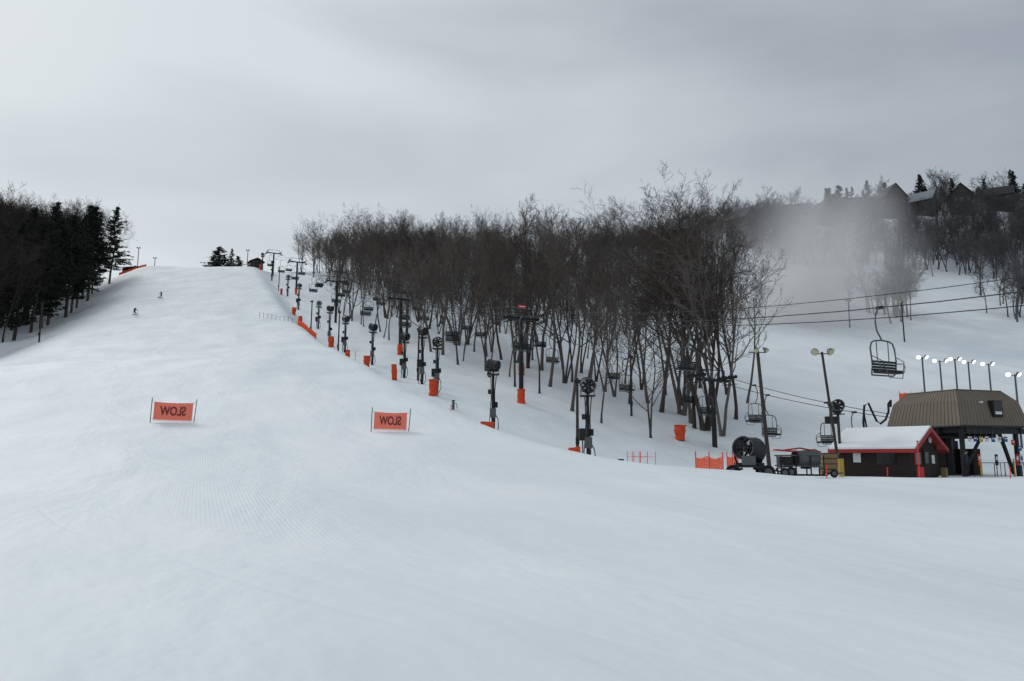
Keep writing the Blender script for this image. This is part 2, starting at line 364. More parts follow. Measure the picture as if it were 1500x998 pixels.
def chair_mesh():
    b_=MB(); b_.box((0,0,0),(.14,.4,.16),'steel_dark')
    b_.path([(0,0,.05),(.12,0,-.05),(.34,0,-.35),(.42,0,-.8),(.34,0,-1.3),(.1,0,-1.65),(0,0,-1.8)],.045,'galv',6)
    w=.95
    b_.path([(0,0,-1.8),(-.55,0,-1.84),(-.82,0,-1.95),(-w,0,-2.25),(-w,.05,-2.9),(-w,.0,-3.55),(-w+.12,-.1,-3.7),(w-.12,-.1,-3.7),(w,0,-3.55),(w,.05,-2.9),(w,0,-2.25),(.82,0,-1.95),(.55,0,-1.84),(0,0,-1.8)],.045,'galv',6)
    b_.box((0,.28,-3.54),(1.75,.5,.16),'chair_seat'); 
    for z in(-2.98,-3.13,-3.28,-3.42): b_.box((0,.02,z),(1.85,.05,.12),'chair_seat')
    for sx in(-w,w,0): 
        b_.path([(sx,.02,-3.05),(sx,.5,-3.08),(sx,.56,-3.3),(sx,.5,-3.55)] if sx else [(0,.02,-2.9),(0,.02,-3.5),(0,.5,-3.58)],.028,'galv',5)
    b_.path([(-w,.1,-2.7),(-w+.1,.6,-3.0),(-.5,.72,-3.9),(.5,.72,-3.9),(w-.1,.6,-3.0),(w,.1,-2.7)],.025,'galv',5)
    for sx in(-.45,.45): b_.tube((sx,.0,-1.84),(sx,0,-2.95),.026,'galv')
    return b_.mesh('chairlift_chair')
CH=chair_mesh()
def build_lift(line,stops,dx,chs,name,comm=True,sg=.022):
    d=Vector((dx,1,0)).normalized(); perp=Vector((d.y,-d.x,0)); rz=math.atan2(-d.x,d.y)
    heads=[]
    for y,h,tower in stops:
        x=line(y); g=H(x,y); heads.append(Vector((x,y,g+h)))
        if tower: 
            lift_tower(h-.45,sign=tower==2).obj('lift_tower',(x,y,g),rz)
            if tower==2 or tower==4: inst(R0.choice(PADS),'tower_pad',(x,y,g-.1),R0.random()*6)
    def pt(side,t):
        i_=min(len(heads)-2,int(t)); f=t-i_; a,c=heads[i_],heads[i_+1]; sag=(c-a).length*sg
        return a.lerp(c,f)+perp*side+Vector((0,0,-4*sag*f*(1-f)))
    b_=MB()
    for side in(-2.15,2.15): b_.path([pt(side,t) for t in np.arange(0,len(heads)-1+.001,.0833333)],.03,'rope',5)
    if comm: b_.path([pt(-1.75,t)+Vector((0,0,.75)) for t in np.arange(0,len(heads)-1+.001,.0833333)],.02,'rope',4)
    b_.obj(name)
    for side,ts in chs:
        for t in ts: 
            p=pt(side,t); inst(CH,'chairlift_chair',p,rz if side>0 else rz+math.pi)
build_lift(liftA,[(24,8.3,1),(85,9.8,2),(124,9.5,4),(165,9.5,1),(208,9.5,4),(246,8,1),(262,4,0)],-.49,
  [(-2.15,[.30,.93,1.35,1.8,2.3,2.8,3.3,3.8,4.3,4.8]),(2.15,[.62,1.1,1.6,2.1,2.6,3.1,3.6,4.1,4.6])],'haul_cable',sg=.026)
build_lift(liftB,[(58.5,3.9,0),(79,7.2,3),(112,8.5,4),(150,9,1),(190,9,1),(225,4,0)],-.58,
  [(-2.15,[.25,.62,.95,1.3,1.7,2.2,2.7,3.2,3.7,4.2]),(2.15,[.2,.5,.85,1.15,1.5,1.95,2.5,3.0,3.5,4.0])],'haul_cable',False)
# ------------------------------------------------------------------ snow guns
def fan(b_,c,az,tilt=.25,r=.5,l=1.0,mt='gun_body'):
    M=Matrix.Translation(c)@Matrix.Rotation(az,4,'Z')@Matrix.Rotation(tilt,4,'X')
    old=b_.M; b_.M=old@M
    n=18
    prof=[(-.5*l,r*.95),(-.42*l,r*1.06),(-.3*l,r),(.3*l,r*.86),(.42*l,r*.8),(.5*l,r*.84)]
    vs=[];fs=[]
    for (y,rr) in prof:
        for j in range(n): a=6.2832*j/n; vs.append((math.cos(a)*rr,y,math.sin(a)*rr))
    for i_ in range(len(prof)-1):
        for j in range(n): fs.append((i_*n+j,i_*n+(j+1)%n,(i_+1)*n+(j+1)%n,(i_+1)*n+j))
    b_.add(vs,fs,mt)
    for y,rr in((.48*l,r*.86),(-.46*l,r)): b_.path([(math.cos(a)*rr,y,math.sin(a)*rr) for a in np.linspace(0,6.2832,19)[:-1]],.035,'steel_grey',5,True)
    for y in(-.44*l,.4*l):
        for k in(.35,.6,.82): b_.path([(math.cos(a)*r*k,y,math.sin(a)*r*k) for a in np.linspace(0,6.2832,13)[:-1]],.012,'steel_grey',4,True)
        for a in np.linspace(0,3.1416,5)[:-1]: b_.tube((math.cos(a)*r*.85,y,math.sin(a)*r*.85),(-math.cos(a)*r*.85,y,-math.sin(a)*r*.85),.014,'steel_grey',n=4)
    b_.tube((0,-.3*l,0),(0,.25*l,0),r*.4,'rubber',r*.25,n=10)
    for k in range(7):
        a=k*.8976; b_.box((math.cos(a)*r*.6,-.1*l,math.sin(a)*r*.6),(r*.65,.03,.17),'steel_dark',Euler((.4,-a,0)))
    b_.box((r*.0,0,-r*1.02),(.3,.5,.14),'steel_dark'); b_.box((r*1.05,-.05,.0),(.12,.35,.3),'gun_yellow')
    b_.M=old
def tower_gun(h,az,seed):
    rn=random.Random(seed); b_=MB()
    b_.tube((0,0,-.5),(0,0,h),.15,'steel_dark',.12); b_.box((0,0,h),(1.1,1.1,.09),'steel_dark')
    for sx in(-.5,.5):
        for sy in(-.5,.5): b_.tube((sx,sy,h),(sx,sy,h+.5),.02,'steel_grey',n=4)
    b_.tube((0,0,h),(0,0,h+.35),.07,'steel_dark')
    for sx in(-.48,.48): b_.path([(0,0,h+.3),(sx,0,h+.35),(sx,0,h+.85)],.035,'steel_dark')
    fan(b_,(0,0,h+.85),az,.3,.5+.06*rn.random())
    b_.path([(.12,0,0),(.2,-.1,h*.3),(.15,-.12,h*.7),(.3,0,h)],.04,'rubber',5)
    b_.path([(-.12,0,0),(-.3,.1,h*.2),(-.16,-.12,h*.6),(-.2,0,h)],.035,'rubber',5)
    b_.path([(.2,-.1,0),(.5,-.3,.4),(.45,-.25,1.2),(.1,-.1,1.9)],.04,'rubber',5)
    b_.box((0,-.2,1.5+.3*rn.random()),(.55,.3,.8),'steel_grey'); b_.box((.25,.2,2.5),(.35,.3,.5),'steel_dark'); b_.box((-.3,-.1,h*.7),(.3,.25,.4),'steel_dark')
    if rn.random()<.5: b_.box((-.4,.1,h*.45),(.5,.4,.9),'steel_dark'); b_.tube((-.4,.1,0),(-.4,.1,h*.5),.05,'steel_grey')
    return b_
for k,(px,y,h) in enumerate([(862,58,5.2),(722,69,5.2),(640,88,5.0),(618,95,5.8),(592,103,4.8),(545,116,5.),(505,130,5),(482,142,5.5),(466,158,4.6),(437,184,5.2),(421,204,4.6),(398,236,5),(384,254,4.6)]):
    p=G(px,y); tower_gun(h,R0.uniform(-.9,.6)+.6,k).obj('snow_gun_tower',p)
for px,y in [(845,54.5),(713,65.5),(635,86),(578,100),(537,111),(508,121),(485,136),(440,160),(430,172),(412,205),(996,80),(381,250)]:
    p=G(px,y); o=inst(R0.choice(PADS),'tower_pad',p,0,None,(R0.uniform(.85,1.3),R0.uniform(.85,1.3),R0.uniform(.85,1.15))); o.rotation_euler=(R0.gauss(0,.05),R0.gauss(0,.05),R0.random()*6)
# wheeled fan gun
b_=MB()
fan(b_,(0,0,1.55),2.5,.15,.72,1.3)
for s_ in(-.7,.7): b_.path([(s_*.9,0,.8),(s_,0,1.0),(s_*1.15,0,1.55)],.06,'steel_dark'); b_.tube((s_,-1,.55),(s_*.6,1.1,.55),.05,'steel_dark')
b_.box((0,0,.75),(1.5,.9,.14),'steel_dark'); b_.box((0,.1,.62),(1.3,1.6,.1),'steel_dark'); b_.box((-.1,-.6,.95),(.7,.4,.5),'steel_grey')
def wheel(b_,c,r,w=.22):
    k=16; b_.path([(c[0]+math.cos(a)*r*.78,c[1],c[2]+math.sin(a)*r*.78) for a in np.linspace(0,6.2832,k+1)[:-1]],r*.24,'rubber',8,True)
    b_.tube((c[0],c[1]-.06,c[2]),(c[0],c[1]+.06,c[2]),r*.55,'steel_grey',n=12)
for c in [(-.95,-.35,.34),(.95,-.35,.34),(-.75,.6,.34),(.8,.75,.34)]: wheel(b_,c,.36); b_.tube((c[0]*.4,c[1],.5),(c[0],c[1],.36),.05,'steel_dark')
b_.path([(.5,0,.6),(1.3,-.2,.4),(1.8,-.3,.35)],.05,'steel_dark'); b_.path([(1.7,-.3,.0),(1.75,-.3,.75)],.04,'steel_grey'); wheel(b_,(1.8,-.4,.3),.26)
b_.obj('fan_snow_gun',G(1098,43),-.15)
# sled-mounted gun
b_=MB(); fan(b_,(.35,0,1.05),1.9,.0,.5,1.3,'steel_grey')
for s_ in(-.45,.45): b_.path([(-1.4,s_,.5),(-1.2,s_,.15),(1.3,s_,.12),(1.6,s_,.3)],.05,'steel_dark')
for x in(-1.1,-.3,.5,1.2): b_.tube((x,-.45,.14),(x,-.45,1.2),.04,'steel_dark'); b_.tube((x,.45,.14),(x,.45,1.2),.04,'steel_dark'); b_.tube((x,-.45,.5),(x,.45,.5),.035,'steel_grey')
for s_ in(-.45,.45): b_.tube((-1.25,s_,1.2),(1.3,s_,1.25),.04,'steel_grey'); b_.tube((-1.25,s_,.65),(1.3,s_,.6),.035,'steel_grey')
b_.box((-.8,0,.85),(.7,.7,.6),'steel_dark'); b_.box((-.4,0,1.45),(1.9,.6,.08),'sign_red',Euler((0,.08,.1))); b_.path([(-.9,-.3,1.5),(0,-.25,1.62),(1.2,0,1.4)],.05,'red_paint')
wheel(b_,(1.7,-.5,.22),.22); wheel(b_,(-.6,-.55,.3),.28); b_.path([(1.2,0,.3),(2.0,-.2,.22),(2.3,-.2,.25)],.05,'steel_grey')
b_.obj('sled_snow_gun',G(1172,44),-.1)
b_=MB(); b_.tube((0,0,-.3),(0,0,4.2),.1,'wood_pole'); b_.box((0,0,4.2),(.7,.7,.06),'steel_dark'); b_.tube((0,0,4.2),(0,0,4.5),.06,'steel_dark'); fan(b_,(0,0,4.75),2.9,.1,.45,.9)
b_.box((-.45,0,3.8),(.9,.06,.5),'steel_dark'); b_.obj('snow_gun_tower',G(1233,52.5))
# ------------------------------------------------------------------ poles and lamps
def lamp_pole(h,heads,lit=False,r=.11,name='flood_light_pole',loc=None,lean=0,dish=.26):
    b_=MB(); b_.tube((0,0,-.5),(lean,0,h),r,'wood_pole' if not lit else 'steel_grey',r*.75); b_.tube((lean-.55,0,h-.12),(lean+.55,0,h-.12),.035,'steel_grey')
    for hx,tl in heads:
        c=Vector((lean+hx,-.12,h+.02)); ax=Vector((tl,-.75,-.65)).normalized()
        b_.path([c-ax*.25,c-ax*.1,c+ax*.1],[.07,dish*.7,dish],'steel_grey' if not lit else 'galv',12)
        b_.tube(c+ax*.105,c+ax*.125,dish*.9,'lamp_lit' if lit else 'lamp_dish',n=12); b_.tube(c-ax*.2,(lean+hx*.9,0,h-.12),.03,'steel_dark')
    b_.obj(name,loc)
lamp_pole(8.0,[(-.5,-.4),(.5,.4)],loc=G(1232,50),lean=-.75,dish=.26)
lamp_pole(7.8,[(-.1,-.3),(.5,.5)],loc=G(1129,48),lean=-.45,dish=.15,r=.14)
for px,y,h,hd in [(1358,92,7.6,[(-.5,-.4),(.4,.4)]),(1383,95,6.8,[(-.7,-.4),(.7,.4)]),(1405,97,6.6,[(-.6,-.4),(.5,.4)]),(1424,99,6.0,[(-.6,-.4),(.6,.4)]),(1455,95,6.4,[(-.8,-.4),(.4,.4)]),(1497,80,7.6,[(-.8,-.4),(.3,.4)])]:
    lamp_pole(h,hd,True,.12,loc=G(px,y),dish=.3)
for px,y,h in [(201,262,8),(226,268,4.5),(362,262,6),(1245,165,6),(1325,150,8),(1270,185,6),(1285,190,6)]:
    lamp_pole(h,[(-.4,-.3),(.4,.3)],loc=G(px,y),r=.15,dish=.3)
for px,y,h in [(846,63,6.5),(57,128,7),(925,88,7),(455,150,7),(612,100,7),(495,128,7.5),(408,215,7)]:
    b_=MB(); b_.tube((0,0,-.5),(.05,0,h),.14,'wood_pole',.1); b_.box((.05,-.15,h-.3),(.5,.2,.3),'steel_dark'); b_.box((0,-.15,min(1.4,h*.5)),(.3,.2,.5),'steel_dark'); b_.obj('utility_pole',G(px,y))
for px,y in [(749,62),(910,45),(664,78)]:
    b_=MB(); b_.box((0,0,.4),(.26,.24,1.0),'steel_grey'); b_.box((0,0,.93),(.32,.3,.06),'steel_dark'); b_.path([(.2,0,.6),(.35,-.1,.6),(.4,-.1,.1)],.04,'steel_dark'); b_.obj('snowmaking_hydrant',G(px,y))
# ------------------------------------------------------------------ hut
Hs=Vector((at(1303,52),52,H(at(1303,52),52)-.05)); root=empty('lift_operator_hut',Hs,math.radians(40))
w,l,e,rd=2.0,2.3,2.05,3.15
b_=MB(); b_.box((0,0,e/2),(2*w,2*l,e),'hut_wall'); b_.add([(-w,-l,e),(w,-l,e),(0,-l,rd-.12),(-w,l,e),(w,l,e),(0,l,rd-.12)],[(0,1,2),(3,5,4),(0,2,5,3),(1,4,5,2)],'hut_wall')
for i_ in range(10): b_.box((0,0,.15+i_*.2),(2*w+.03,2*l+.03,.02),'rubber')
b_.obj('walls',parent=root)
b_=MB(); ow=w+.45; ez=rd-(rd-e)/w*ow
for s_ in(-1,1):
    def sheet(z0,z1,mt,ov):
        a=[(0,-l-ov,rd+z0),(s_*ow,-l-ov,ez+z0),(s_*ow,l+ov,ez+z0),(0,l+ov,rd+z0)]; c=[(p[0],p[1],p[2]+z1-z0) for p in a]
        b_.add(a+c,[(0,1,2,3),(4,7,6,5),(0,4,5,1),(1,5,6,2),(2,6,7,3)],mt)
    sheet(0,.1,'red_paint',.55); sheet(.105,.24,'snow_cap',.5)
    for yy in(-l-.57,l+.57): b_.add([(0,yy,rd+.13),(s_*(ow+.02),yy,ez+.13),(s_*(ow+.02),yy,ez-.14),(0,yy,rd-.14)],[(0,1,2,3)],'red_paint')
    b_.box((s_*(ow+.02),0,ez-.02),(.05,2*l+1.1,.22),'red_paint')
b_.obj('roof',parent=root)
b_=MB(); b_.box((.2,-l-.04,1.0),(.85,.05,1.9),'hut_wall'); b_.box((.2,-l-.075,1.35),(.55,.03,.7),'glass_dark'); b_.box((-1.15,-l-.04,1.3),(.9,.05,.8),'red_paint'); b_.box((-1.15,-l-.075,1.3),(.78,.03,.68),'glass_dark')
b_.box((1.2,-l-.05,1.25),(.4,.04,.55),'white_paint'); b_.tube((.9,-l-.1,2.5),(.9,-l-.04,2.5),.2,'white_paint',n=14); b_.box((-w-.04,-.8,1.3),(.05,1.2,.8),'glass_dark'); b_.box((-w-.05,1.1,1.35),(.04,.5,.6),'white_paint')
b_.box((-1.9,-l-.5,.4),(.3,.3,.8),'sign_red'); b_.box((1.9,-l-.4,.35),(.35,.3,.7),'gun_yellow')
b_.obj('door_and_windows',parent=root)
# ------------------------------------------------------------------ terminal
tx,ty=32.7,57.3; root=empty('chairlift_terminal',(tx,ty,H(tx,ty)-.05),math.radians(20))
b_=MB()
def rr_(w,l,z): return [(-w,-l,z),(w,-l,z),(w,l,z),(-w,l,z)]
lo=rr_(3.3,3.2,3.5); md=rr_(2.9,2.8,5.3); hi=rr_(2.2,2.1,6.1)
vs=lo+md+hi; b_.add(vs,[(i_,(i_+1)%4,4+(i_+1)%4,4+i_) for i_ in range(4)]+[(4+i_,4+(i_+1)%4,8+(i_+1)%4,8+i_) for i_ in range(4)]+[(8,9,10,11)],'roof_brown'); b_.poly([(p[0],p[1],p[2]+.01) for p in lo[::-1]],'steel_dark')
for a,c,cnt in [(0,1,20),(1,2,20),(2,3,20),(3,0,20)]:
    for k in range(cnt+1):
        t=k/cnt; p=[Vector(v[a]).lerp(Vector(v[c]),t) for v in(lo,md,hi)]
        b_.path([p[0],p[1],p[2]],.022,'roof_rib',4)
for a in range(4): b_.tube(lo[a],lo[(a+1)%4],.07,'steel_dark',n=5); b_.tube(hi[a],hi[(a+1)%4],.05,'roof_rib',n=5)
b_.obj('roof',parent=root)
b_=MB(); b_.box((.35,-2.95,4.75),(.95,.45,1.15),'rubber'); b_.box((.35,-3.19,4.8),(.8,.04,.95),'glass_dark'); b_.box((.35,-3.22,4.45),(.6,.03,.2),'white_paint'); b_.box((-.9,-2.9,5.2),(.12,.3,.12),'white_paint'); b_.obj('roof_window',parent=root)
b_=MB()
for sx in(-2.6,2.6):
    for sy in(-2.6,2.6): b_.tube((sx,sy,-.5),(sx,sy,3.4),.17,'steel_dark')
    b_.box((sx,0,3.25),(.25,6.2,.35),'steel_dark')
for sy in(-2.9,-1,1,2.9): b_.box((0,sy,3.2),(6.0,.22,.4),'steel_dark')
b_.tube((0,1.0,-.3),(0,1.0,3.2),.5,'steel_dark'); b_.path([(-2.3,-2.2,.2),(-1.2,-2.3,1.8),(-.2,-2.4,3.2)],.12,'steel_dark'); b_.path([(2.6,-2.2,.2),(1.9,-2.3,1.8),(1.2,-2.4,3.2)],.14,'steel_dark')
b_.box((-1.9,1.2,1.2),(1.6,2.2,2.4),'hut_wall'); b_.box((-3.4,2.2,3.0),(1.2,2.6,.5),'steel_dark'); b_.box((-4.6,2.4,2.7),(1.6,.5,.35),'steel_dark'); b_.box((.9,2.2,1.3),(1.9,1.4,2.6),'steel_dark'); b_.box((2.2,1.2,1.0),(.8,1.8,2.0),'hut_wall')
b_.obj('frame',parent=root)
b_=MB(); b_.path([(math.cos(a)*2.15,math.sin(a)*2.15-.3,2.85) for a in np.linspace(0,6.2832,33)[:-1]],.12,'steel_dark',6,True)
for a in np.linspace(0,3.1416,4)[:-1]: b_.tube((math.cos(a)*2.1,math.sin(a)*2.1-.3,2.85),(-math.cos(a)*2.1,-math.sin(a)*2.1-.3,2.85),.05,'steel_grey')
b_.tube((0,-.3,2.7),(0,-.3,3.2),.25,'steel_dark'); b_.obj('bullwheel',parent=root)
b_=MB()
for k,(x,mt,zz) in enumerate([(-2.4,'white_paint',2.6),(-1.9,'blue_paint',2.62),(-1.35,'yellow_paint',2.6),(-.8,'white_paint',2.62),(-.2,'blue_paint',2.6),(.4,'white_paint',2.6),(1.0,'blue_paint',2.62),(1.7,'sign_red',2.4),(2.3,'blue_paint',2.0)]):
    b_.box((x,-3.05,zz),(.34,.03,.36),mt); b_.box((x,-3.075,zz+.05),(.22,.02,.08),'sign_red' if mt=='white_paint' else 'white_paint'); b_.tube((x,-3.03,zz+.15),(x,-3.03,3.3),.015,'steel_grey',n=4)
for x,mt in((-2.1,'sign_red'),(-.5,'steel_dark'),(1.5,'sign_red'),(1.9,'white_paint')): b_.box((x,-3.4,1.2),(.28,.03,.75),mt); b_.box((x,-3.425,1.3),(.18,.02,.25),'white_paint' if mt!='white_paint' else 'blue_paint'); b_.tube((x,-3.37,-.2),(x,-3.37,1.6),.03,'steel_dark',n=5)
b_.obj('notice_boards',parent=root)
b_=MB(); 
for x in(-1.2,0,1.0,2.2): b_.path([(x,-4.2,-.2),(x,-4.2,1.0),(x,-2.8,1.0),(x,-2.8,-.2)],.03,'steel_dark',5)
for x in(-2.5,.6): b_.tube((x,-3.8,-.2),(x,-3.8,1.3),.05,'yellow_paint')
b_.obj('queue_rails',parent=root)
b_=MB()
b_.path([(0,0,0),(0,0,1.9),(-.1,0,3.8),(.05,0,5.0),(.35,0,5.15),(.6,0,4.5),(.85,0,3.9),(1.1,0,3.7),(1.5,0,4.0),(1.75,0,4.6),(1.85,.2,5.1),(2.1,.3,5.35),(2.5,1.2,5.0)],.08,'rubber',8)
b_.path([(.1,.3,4.6),(.25,.3,3.4),(.7,.3,2.7),(1.2,.3,2.8),(1.7,.3,3.0)],.06,'rubber',6); b_.tube((0,0,-.3),(0,0,3.4),.1,'steel_dark'); b_.box((.3,0,2.9),(1.6,.3,.3),'steel_dark')
b_.obj('snowmaking_hose',G(1272,55))
b_=MB(); b_.tube((0,0,-.3),(0,0,1.05),.16,'yellow_paint',n=12); b_.tube((0,0,1.05),(0,0,1.1),.17,'steel_dark',n=12); b_.obj('yellow_bollard',G(1233,46))
b_=MB(); 
for k in range(4): b_.box((0,0,.25+k*.32),(.9,.8,.26),'gun_yellow'); b_.box((0,0,.41+k*.32),(.8,.7,.06),'wood_pole')
b_.obj('crate_stack',G(1214,48))
# orange fences
def fence(name,p0,p1,h,cols,poles=True,mt='orange_net',r=.026):
    b_=MB(); a=Vector(p0); c=Vector(p1); a.z=0; c.z=0
    g=lambda t:H(a.lerp(c,t).x,a.lerp(c,t).y)
    n=cols
    for k in range(n+1):
        t=k/n; p=a.lerp(c,t); z=g(t); b_.box((p.x,p.y,z+h/2-.05),(.05,.02,h),mt)
    rows=max(4,int(h/.085))
    for rw in range(rows+1):
        zz=h*rw/rows; pts=[]
        for k in range(0,n+1,2): t=k/n; p=a.lerp(c,t); pts.append((p.x,p.y+.05*math.sin(k),g(t)+zz-.05-.08*math.sin(k*.7)*(rw/rows)))
        b_.path(pts,r,mt,4)
    if poles:
        for t in(0,.5,1): p=a.lerp(c,t); b_.tube((p.x,p.y,g(t)-.2),(p.x,p.y,g(t)+h+.3),.035,'pole_red',n=5)
    b_.obj(name)
fence('orange_safety_fence',G(1020,42),G(1060,42),1.1,16,r=.034)
fence('orange_safety_fence',G(1066,54),G(1082,54),1.3,6,r=.035)
fence('orange_safety_fence',G(436,144),G(463,141),1.4,20,r=.04)
fence('orange_safety_fence',G(174,262),G(214,262),1.3,40,r=.04)
fence('orange_safety_fence',G(1318,103),G(1352,103),1.2,24,r=.04)
for a,c,y in [(919,948,45),(926,960,47)]:
    b_=MB(); p0,p1=G(a,y),G(c,y-2)
    for t in(0,.33,.66,1): p=p0.lerp(p1,t); z=H(p.x,p.y); b_.tube((p.x,p.y,z-.1),(p.x+.05,p.y,z+1.4),.018,'pole_red',n=5)
    for zz in(.6,1.1): b_.path([(p0.lerp(p1,t).x,p0.lerp(p1,t).y,H(p0.lerp(p1,t).x,p0.lerp(p1,t).y)+zz) for t in(0,.33,.66,1)],.01,'pole_red',4)
    b_.obj('rope_fence')
for px,y,h in [(1211,42,.7),(1347,44,2.0),(1300,45,.5),(1480,45,.6),(660,60,1.2),(520,92,1.4)]:
    b_=MB(); b_.tube((0,0,-.1),(.03,0,h),.03,'pole_red'); b_.box((.03,0,h+.02),(.08,.08,.08),'sign_red'); b_.obj('marker_pole',G(px,y))
b_=MB(); pr=[]
for k in range(9):
    g=G(380+k*6,150-k*1.2); b_.tube(g,g+Vector((0,0,.9)),.035,'wood_pole',n=5); pr.append(g+Vector((0,0,.8)))
b_.path(pr,.015,'rope',4); b_.obj('rope_fence')
def house(name,px,y,w,l,e,rd,rz,wall='house_wall',roof='house_roof'):
    p=G(px,y); root=empty(name,(p.x,p.y,p.z-.6),rz)
    b_=MB(); b_.box((0,0,e/2-1),(w,l,e+2),wall); b_.add([(-w/2,-l/2,e),(w/2,-l/2,e),(0,-l/2,rd),(-w/2,l/2,e),(w/2,l/2,e),(0,l/2,rd)],[(0,1,2),(3,5,4)],wall); b_.obj('walls',parent=root)
    b_=MB(); k=(rd-e)/(w/2); ow=w/2+.5
    for s_ in(-1,1):
        a=[(0,-l/2-.5,rd+.05),(s_*ow,-l/2-.5,rd-k*ow+.05),(s_*ow,l/2+.5,rd-k*ow+.05),(0,l/2+.5,rd+.05)]; c=[(q_[0],q_[1],q_[2]+.25) for q_ in a]
        b_.add(a+c,[(0,1,2,3),(4,7,6,5),(0,4,5,1),(1,5,6,2),(2,6,7,3)],roof)
    b_.box((w*.2,l*.15,rd),(.7,.7,1.6),'house_wall'); b_.obj('roof',parent=root)
    b_=MB()
    for fx in(-.28,.0,.28): b_.box((fx*w,-l/2-.03,e*.72),(w*.13,.05,1.3),'glass_dark'); b_.box((fx*w,-l/2-.02,e*.72),(w*.16,.03,1.55),'window_frame')
    for fy in(-.3,.1): b_.box((-w/2-.03,fy*l,e*.72),(.05,l*.16,1.3),'glass_dark')
    b_.obj('windows',parent=root)
for px,y,w_,l_,e_,rd_,rz_,rf in HOUSES: house('wooden_house',px,y,w_,l_,e_,rd_,rz_,roof=rf)
house('summit_hut',196,266,7,4,1.8,2.8,1.4,'hut_wall','house_roof'); house('summit_hut',374,258,4,4,2.2,3.2,.6,'hut_wall','hut_wall')
# ------------------------------------------------------------------ SLOW banners
def banner(px,y,w,h,seed):
    p=G(px,y); rn=random.Random(seed); b_=MB(); N_=12
    z0=.12
    def pt(u,v): return Vector(((u-.5)*w,.05*math.sin(u*5+seed)+.03*math.sin(v*3),z0+v*h-.05*math.sin(u*3.14)*v))
    vs=[pt(a/N_,c/4) for c in range(5) for a in range(N_+1)]; fs=[(c*(N_+1)+a,c*(N_+1)+a+1,(c+1)*(N_+1)+a+1,(c+1)*(N_+1)+a) for c in range(4) for a in range(N_)]
    b_.add(vs,fs,'sign_orange')
    root=empty('slow_sign',p,math.atan2(-(p.x),p.y)*.4); root.rotation_euler[1]=0.03
    b_.obj('banner',parent=root)
    b_=MB()
    for s_ in(-1,1):
        x=s_*(w/2+.12); b_.tube((x,0,-.3),(x+s_*.04+.03,0,h+.35),.025,'steel_grey',n=6)
        for z in(z0+.05,z0+h-.03): b_.tube((s_*w/2,0,z),(x+.01,0,z),.01,'white_paint',n=4)
        b_.tube((x,0,h+.2),(s_*w*.5,0,z0+h),.01,'white_paint',n=4)
    b_.tube((-w/2,.0,.08),(w/2,0,.08),.018,'white_paint',n=5)
    b_.obj('posts',parent=root)
    cu=bpy.data.curves.new('t','FONT'); cu.body='SLOW'; cu.size=h*.72; cu.align_x='CENTER'; cu.align_y='CENTER'; cu.extrude=.004; cu.offset=.012
    to=bpy.data.objects.new('tmp',cu); scene.collection.objects.link(to); dg=bpy.context.evaluated_depsgraph_get(); me=bpy.data.meshes.new_from_object(to.evaluated_get(dg)); bpy.data.objects.remove(to)
    xsz=max(v.co.x for v in me.vertices)*2; k=w*.68/xsz
    for v in me.vertices:
        x,yv,zz=v.co; u=.5-x*k/w; vv=.5+yv/h; q_=pt(u,vv); v.co=(q_.x,q_.y-.02+zz,q_.z)
    me.materials.clear(); me.materials.append(MATS['sign_ink']); inst(me,'lettering',parent=root)
banner(252,47,2.25,1.08,1); banner(571,43,1.8,.95,2)
